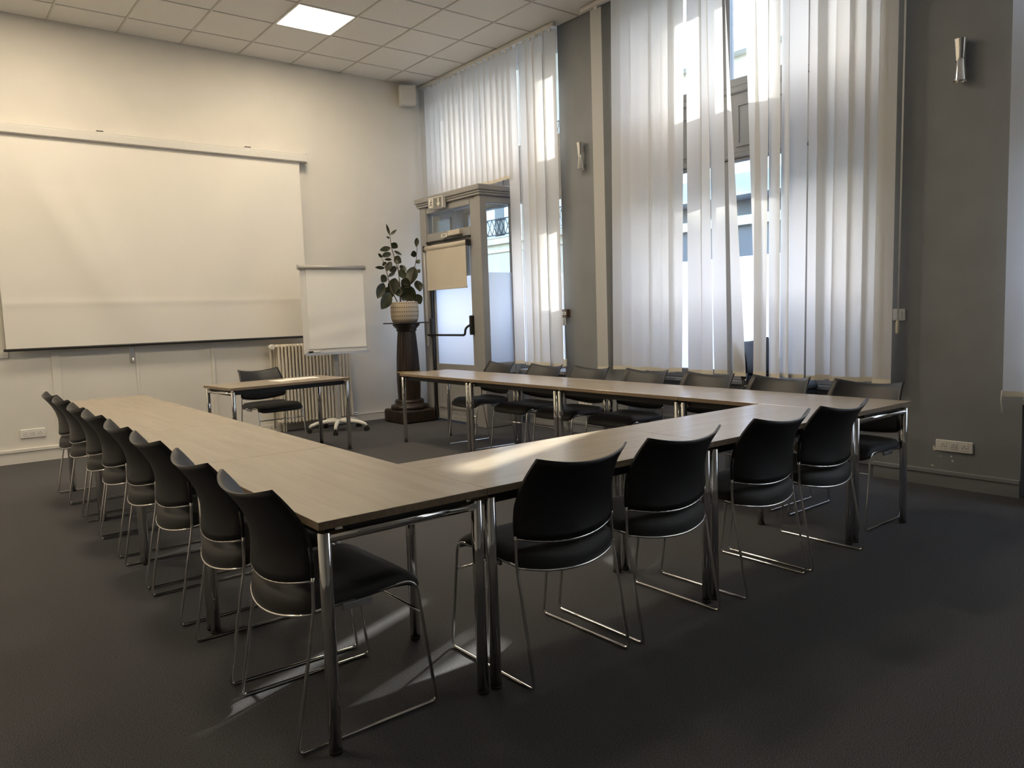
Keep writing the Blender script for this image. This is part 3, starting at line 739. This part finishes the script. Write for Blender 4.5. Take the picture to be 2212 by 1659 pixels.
# ------------------------------------------------------------------ pedestal, pot, plant
PX, PY = 4.715, 8.13
pe = thing('wooden_pedestal', 'dark carved wooden column pedestal carrying the potted plant', 'pedestal', (PX, PY, 0))
MB().box(-.235, .235, -.235, .235, 0, .16, .02).build('plinth', 'dark_wood', pe)
MB().lathe([(.225, .16), (.23, .18), (.225, .205), (.185, .215), (.175, .23), (.18, .25), (.17, .27), (.155, .275)], n=32).build('base_ring', 'dark_wood', pe)
sh_ = MB(); NF = 20; prof2 = [(.135, .27), (.142, .40), (.145, .52), (.142, .62), (.133, .80), (.118, 1.0), (.108, 1.10)]
V = []; F = []; nseg = NF*4
for r, z in prof2:
    for k in range(nseg):
        fl = .008*(1-abs(math.sin(PI*k/4))) if z > .62 else 0
        A = 2*PI*k/nseg; V.append(((r-fl)*math.cos(A), (r-fl)*math.sin(A), z))
for i in range(len(prof2)-1):
    for k in range(nseg): F.append((i*nseg+k, i*nseg+(k+1) % nseg, (i+1)*nseg+(k+1) % nseg, (i+1)*nseg+k))
sh_.add(V, F); sh_.build('fluted_shaft', 'dark_wood', pe)
MB().lathe([(.144, .600), (.149, .604), (.149, .616), (.144, .62)], n=40).build('beaded_band', 'gilt', pe)
MB().lathe([(.108, 1.10), (.125, 1.11), (.12, 1.13), (.15, 1.16), (.17, 1.185), (.15, 1.195)], n=32).build('capital', 'dark_wood', pe)
MB().box(-.205, .205, -.205, .205, 1.195, 1.21, .004).build('top_slab', 'dark_wood', pe)
PT = 1.21
pp = thing('potted_rubber_plant', 'rubber plant with dark leaves in a patterned beige pot', 'plant', (PX-.025, PY-.02, PT))
MB().lathe([(.135, 0), (.150, .008), (.165, .05), (.170, .13), (.168, .20), (.160, .245), (.150, .247), (.148, .215), (.02, .21)], n=40).build('pot', 'pot_ceramic', pp)
MB().lathe([(.147, .212), (.08, .222), (.01, .226)], n=24, cap=False).build('soil', 'soil', pp)
bx, by, bz = pp.location
def zp(x, y, dy=0):                          # plant sketch in picture coordinates, laid into the plant's own depth
    P_ = at(780+x*.2712, 470+y*.2712, 1, by+dy); return Vector((P_.x-bx, dy, P_.z-bz))
for pts in ([(316, 665), (312, 560), (298, 430), (270, 335), (245, 250), (230, 150), (220, 110)], [(268, 670), (248, 590), (225, 520), (200, 420), (178, 350), (165, 320)], [(312, 660), (308, 560), (300, 450), (292, 335)], [(360, 665), (385, 560), (420, 430), (440, 330), (447, 210)]):
    k = len(pts); dpt = {316: -.02, 268: -.05, 312: .05, 360: .02}[pts[0][0]]
    P_ = [zp(x, y, dpt) for x, y in pts]; P_[0].z = .20; P_[0].x = max(-.10, min(.10, P_[0].x))
    MB().tube(P_, [.007-.004*i/(k-1) for i in range(k)], 7).build('stem', 'stem', pp)
LEAF = [(228, 140, 200, 50, 12), (232, 140, 285, 95, 14), (228, 165, 200, 152, 10), (240, 205, 292, 240, 30), (235, 240, 148, 262, 26), (262, 265, 325, 298, 14), (235, 280, 168, 315, 28), (165, 320, 138, 283, 13), (245, 335, 185, 332, 13), (265, 315, 322, 360, 38), (190, 380, 175, 355, 24), (190, 400, 110, 398, 17), (240, 350, 200, 430, 30), (285, 400, 225, 425, 30), (310, 380, 360, 430, 26), (310, 410, 350, 490, 34), (270, 430, 215, 475, 18), (195, 460, 162, 515, 34), (180, 520, 130, 645, 42), (270, 480, 255, 610, 55), (250, 560, 190, 640, 50), (235, 600, 160, 730, 52), (320, 545, 435, 660, 72), (320, 500, 395, 545, 48), (420, 390, 385, 540, 58), (440, 280, 395, 300, 30), (440, 340, 468, 365, 25), (445, 160, 440, 235, 22), (445, 500, 470, 590, 40), (435, 610, 475, 690, 42), (330, 620, 365, 660, 30), (280, 560, 300, 630, 45), (440, 420, 470, 440, 26)]
for i, (x0, y0, x1, y1, w) in enumerate(LEAF):
    d0_ = random.uniform(-.06, .06); A = zp(x0, y0, d0_); B = zp(x1, y1, d0_+random.uniform(-.10, .02)); wd = w*.2712/FPX*9.6*.88
    ax = (B-A); ln = ax.length; ax.normalize()
    view = (CAMO-Vector((bx, by, bz))).normalized(); side = ax.cross(view).normalized()
    side = (side*math.cos(.35)+ax.cross(side)*math.sin(.35)*random.choice((-1, 1))).normalized(); nr = side.cross(ax)
    def lf(u, v_, A=A, ax=ax, ln=ln, wd=wd, side=side, nr=nr):
        s_ = 2*u-1; prof_ = math.sin(PI*min(1, v_*1.0))**.72*(1-.25*v_)*1.12 if 0 < v_ < 1 else .02
        return A+ax*(ln*v_)+side*(s_*wd*prof_)+nr*(abs(s_)*wd*.30*prof_-.05*ln*math.sin(PI*v_))
    MB().grid(lf, 6, 10).build('leaf', 'leaf', pp)

# ------------------------------------------------------------------ wall fittings
def loudspeaker():
    t = thing('loudspeaker', 'small off-white loudspeaker under the ceiling in the corner by the blind', 'loudspeaker', (5.10, YB-.115, 3.915), math.radians(-22))
    MB().box(-.105, .105, -.05, .08, 0, .235, .012).build('cabinet', 'white_plastic', t)
    g = MB().box(-.098, .098, -.062, -.05, .008, .227, .004).build('grille', 'grid_white', t)
    MB().box(-.006, .006, -.066, -.062, .085, .135, .001).build('badge', 'alu', g)
    MB().box(-.03, .03, .08, .10, .08, .16).build('bracket', 'white_plastic', t)
loudspeaker()
def sconce(label, y, z):
    t = thing('wall_sconce', label, 'wall lamp', (XP-.055, y, z), 0, 'chrome wall sconces')
    MB().lathe([(.040, 0), (.037, .02), (.026, .13), (.025, .135)], 0, 0, 24, cap=False).build('lower_shade', 'chrome', t)
    MB().lathe([(.028, .125), (.029, .13), (.038, .245), (.041, .26)], .004, .004, 24, cap=False).build('upper_shade', 'chrome', t)
    MB().lathe([(.012, .124), (.026, .124), (.026, .136), (.012, .136)], 0, 0, 20).build('collar', 'chrome', t)
    MB().box(.02, .055, -.022, .022, .09, .17, .003).build('wall_mount', 'chrome', t)
    for zz in (.03, .22): MB().lathe([(.004, zz), (.022, zz), (.022, zz+.004), (.004, zz+.004)], 0, 0, 16).build('bulb_disc', 'print_dark', t)
sconce('chrome hourglass wall sconce on the grey pilaster between the windows', 5.73, 2.70)
sconce('chrome hourglass wall sconce on the right grey pilaster', 2.185, 2.67)
cp = thing('fire_call_point', 'small brown fire alarm call point on the pilaster by the lobby blind', 'call point', (XP, 6.05, 1.215), -PI/2)
MB().box(-.042, .042, -.045, 0, 0, .088, .004).build('housing', 'callpoint_brown', cp); pl = MB().box(-.03, .03, -.048, -.045, .028, .062).build('label_plate', 'paper', cp); MB().box(-.017, .017, -.0486, -.048, .042, .049).build('print', 'print_dark', pl)
lw = thing('light_switch', 'white switch plate below the brown call point', 'light switch', (XP, 6.105, 1.13), -PI/2)
MB().box(-.04, .04, -.012, 0, 0, .085, .003).build('plate', 'white_plastic', lw); MB().box(-.02, .02, -.017, -.012, .02, .065, .002).build('rocker', 'white_plastic', lw)
lw = thing('light_switch', 'white square switch plate on the right pilaster beside the parted blind', 'light switch', (XP, 2.575, 1.14), -PI/2)
MB().box(-.042, .042, -.012, 0, 0, .082, .003).build('plate', 'white_plastic', lw); MB().box(-.024, .024, -.017, -.012, .017, .065, .002).build('rocker', 'white_plastic', lw)
# sheets on the speaker desk
for k, (x, y, r) in enumerate(((2.80, 7.14, .25), (2.97, 7.19, -.1))):
    m = MB().box(-.105, .105, -.148, .148, 0, .0008); o = m.build('paper_sheet', 'paper', None, (x, y, TH+.0006+.001*k), (0, 0, PI/2+r))
    tag(o, ['white paper sheet on the speaker desk, the left one of two', 'white paper sheet on the speaker desk, the right one of two'][k], 'paper', 'paper sheets on the speaker desk')
# chipped paint low on the right pilaster
for px, py, w, h in ((2018, 968, .012, .020), (2055, 986, .007, .007), (2057.5, 996, .008, .010), (2032, 985, .006, .004), (2014, 1005, .014, .005)):
    P_ = at(px, py, 0, XP); n = 7
    MB().prism([(P_.y+w*math.cos(2*PI*i/n)*(.7+.3*((i*5) % 3)/2), P_.z+h*math.sin(2*PI*i/n)*(.7+.3*((i*2) % 3)/2)) for i in range(n)], 0, XP-.0006, XP+.001).build('paint_chip', 'white_wall', bpy.data.objects['wall_right'])

# ------------------------------------------------------------------ outside: street and the houses opposite
struct('floor_street', MB().box(XO, 40, -40, 60, -.3, -.16), 'street')
FX = 16.0
h1 = thing('shop_building', 'low cream building with grey shopfront across the street, behind the slat gap', 'building', (FX, 8, -.16))
def hb(root, name, x0, x1, y0, y1, z0, z1, mt, par=None):
    l = root.location; return MB().box(x0-l.x, x1-l.x, y0-l.y, y1-l.y, z0-l.z, z1-l.z).build(name, mt, par or root)
hb(h1, 'wall', FX, FX+6, -14, 17, -.16, 7.2, 'stone_light'); hb(h1, 'cornice', FX-.35, FX+6, -14, 17, 7.2, 7.5, 'stone_light'); hb(h1, 'string_course', FX-.15, FX, -14, 17, 6.5, 6.75, 'stone_light')
hb(h1, 'shopfront', FX-.06, FX, -14, 17, -.16, 3.2, 'shutter_grey'); hb(h1, 'shop_cornice', FX-.25, FX, -14, 17, 3.2, 3.42, 'stone_light'); hb(h1, 'fascia', FX-.12, FX, -14, 17, 3.42, 3.8, 'shutter_grey')
aw = MB().prism([(-.12, 3.8+.16), (-.9, 3.8+.16), (-.9, 3.86+.16), (-.02, 4.46+.16)], 1, -22, 9).build('zinc_awning', 'zinc', h1)
for k in range(28): MB().box(-.10, -.06, -21.8+k*1.1, -20.9+k*1.1, .5, 3.1).build('shutter', 'shutter_grey', h1)
for k in range(14):
    y = -12.4+k*2.15
    wv = hb(h1, 'window', FX-.04, FX, y-.55, y+.55, 4.75, 6.3, 'white_joinery')
    for s in (-1, 1): hb(h1, 'window_pane', FX-.05, FX-.04, y+s*.26-.2, y+s*.26+.2, 4.85, 6.2, 'facade_window', wv)
h2 = thing('stone_house', 'cream stone house with balcony windows across the street, seen through the lobby', 'building', (FX, 28, -.16))
hb(h2, 'wall', FX, FX+6, 17, 42, -.16, 9.5, 'stone'); hb(h2, 'cornice', FX-.4, FX+6, 17, 42, 9.5, 9.8, 'stone_light'); hb(h2, 'string_course', FX-.2, FX, 17, 42, 3.62, 3.80, 'stone'); hb(h2, 'string_course', FX-.1, FX, 17, 42, 3.35, 3.42, 'stone_light')
hb(h2, 'shopfront', FX-.05, FX, 17, 42, .3, 3.3, 'shade_beige')
for k in range(8):
    y = 18.35+k*2.6
    for z0, z1 in ((3.85, 5.6), (6.4, 8.2)):
        wv = hb(h2, 'window', FX-.06, FX, y-.62, y+.62, z0, z1, 'white_joinery')
        hb(h2, 'window_pane', FX-.07, FX-.06, y-.30, y+.22, z0+.05, z1-.1, 'facade_window', wv)
        r_ = MB(); l = h2.location
        for s in (-1, 1): hb(h2, 'louvre_shutter', FX-.05, FX-.01, y+s*.95-.3, y+s*.95+.3, z0, z1, 'stone_light')
        for zz in (z0+.08, z0+.60): r_.tube([(-.18, y-.75-l.y, zz+.16), (-.18, y+.75-l.y, zz+.16)], .02, 6)
        for q in range(6):
            a = y-.75+q*.25; 
            r_.tube([(-.18, a-l.y, z0+.24), (-.18, a+.25-l.y, z0+.76)], .012, 5); r_.tube([(-.18, a+.25-l.y, z0+.24), (-.18, a-l.y, z0+.76)], .012, 5)
        r_.build('railing', 'wire_black', h2)

# unseen houses added to narrow the sun to beams; party sides follow its direction
def blocker(name, label, x, y0, y1, dx, z):
    o = thing(name, label, 'building', (x, (y0+y1)/2, -.16)); c0 = (y0+y1)/2; k = .372/.928
    MB().prism([(0, y0-c0), (dx, y0-c0+dx*k), (dx, y1-c0+dx*k), (0, y1-c0)], 2, 0, z).build('wall', 'stone_light', o)
    MB().prism([(-.15, y0-c0), (dx, y0-c0+dx*k), (dx, y1-c0+dx*k), (-.15, y1-c0)], 2, z, z+.25).build('coping', 'zinc', o)
    return o
blocker('sun_block_house', 'tall pale house added behind the low building to block the sun, right of the slat gap', 22.2, 7.8, 10.28, 3, 19)
blocker('sun_block_house', 'narrow pale house added behind the low building to block the sun, left of the slat gap', 22.2, 11.18, 12.72, 3, 19)
blocker('sun_block_house', 'pale house added farthest along behind the low building to block the sun', 22.2, 12.98, 15.0, 3, 19)
blocker('sun_block_house', 'slightly lower pale house added between two taller ones to cut the lower sun rays', 22.2, 10.30, 11.16, 2.6, 15.1)
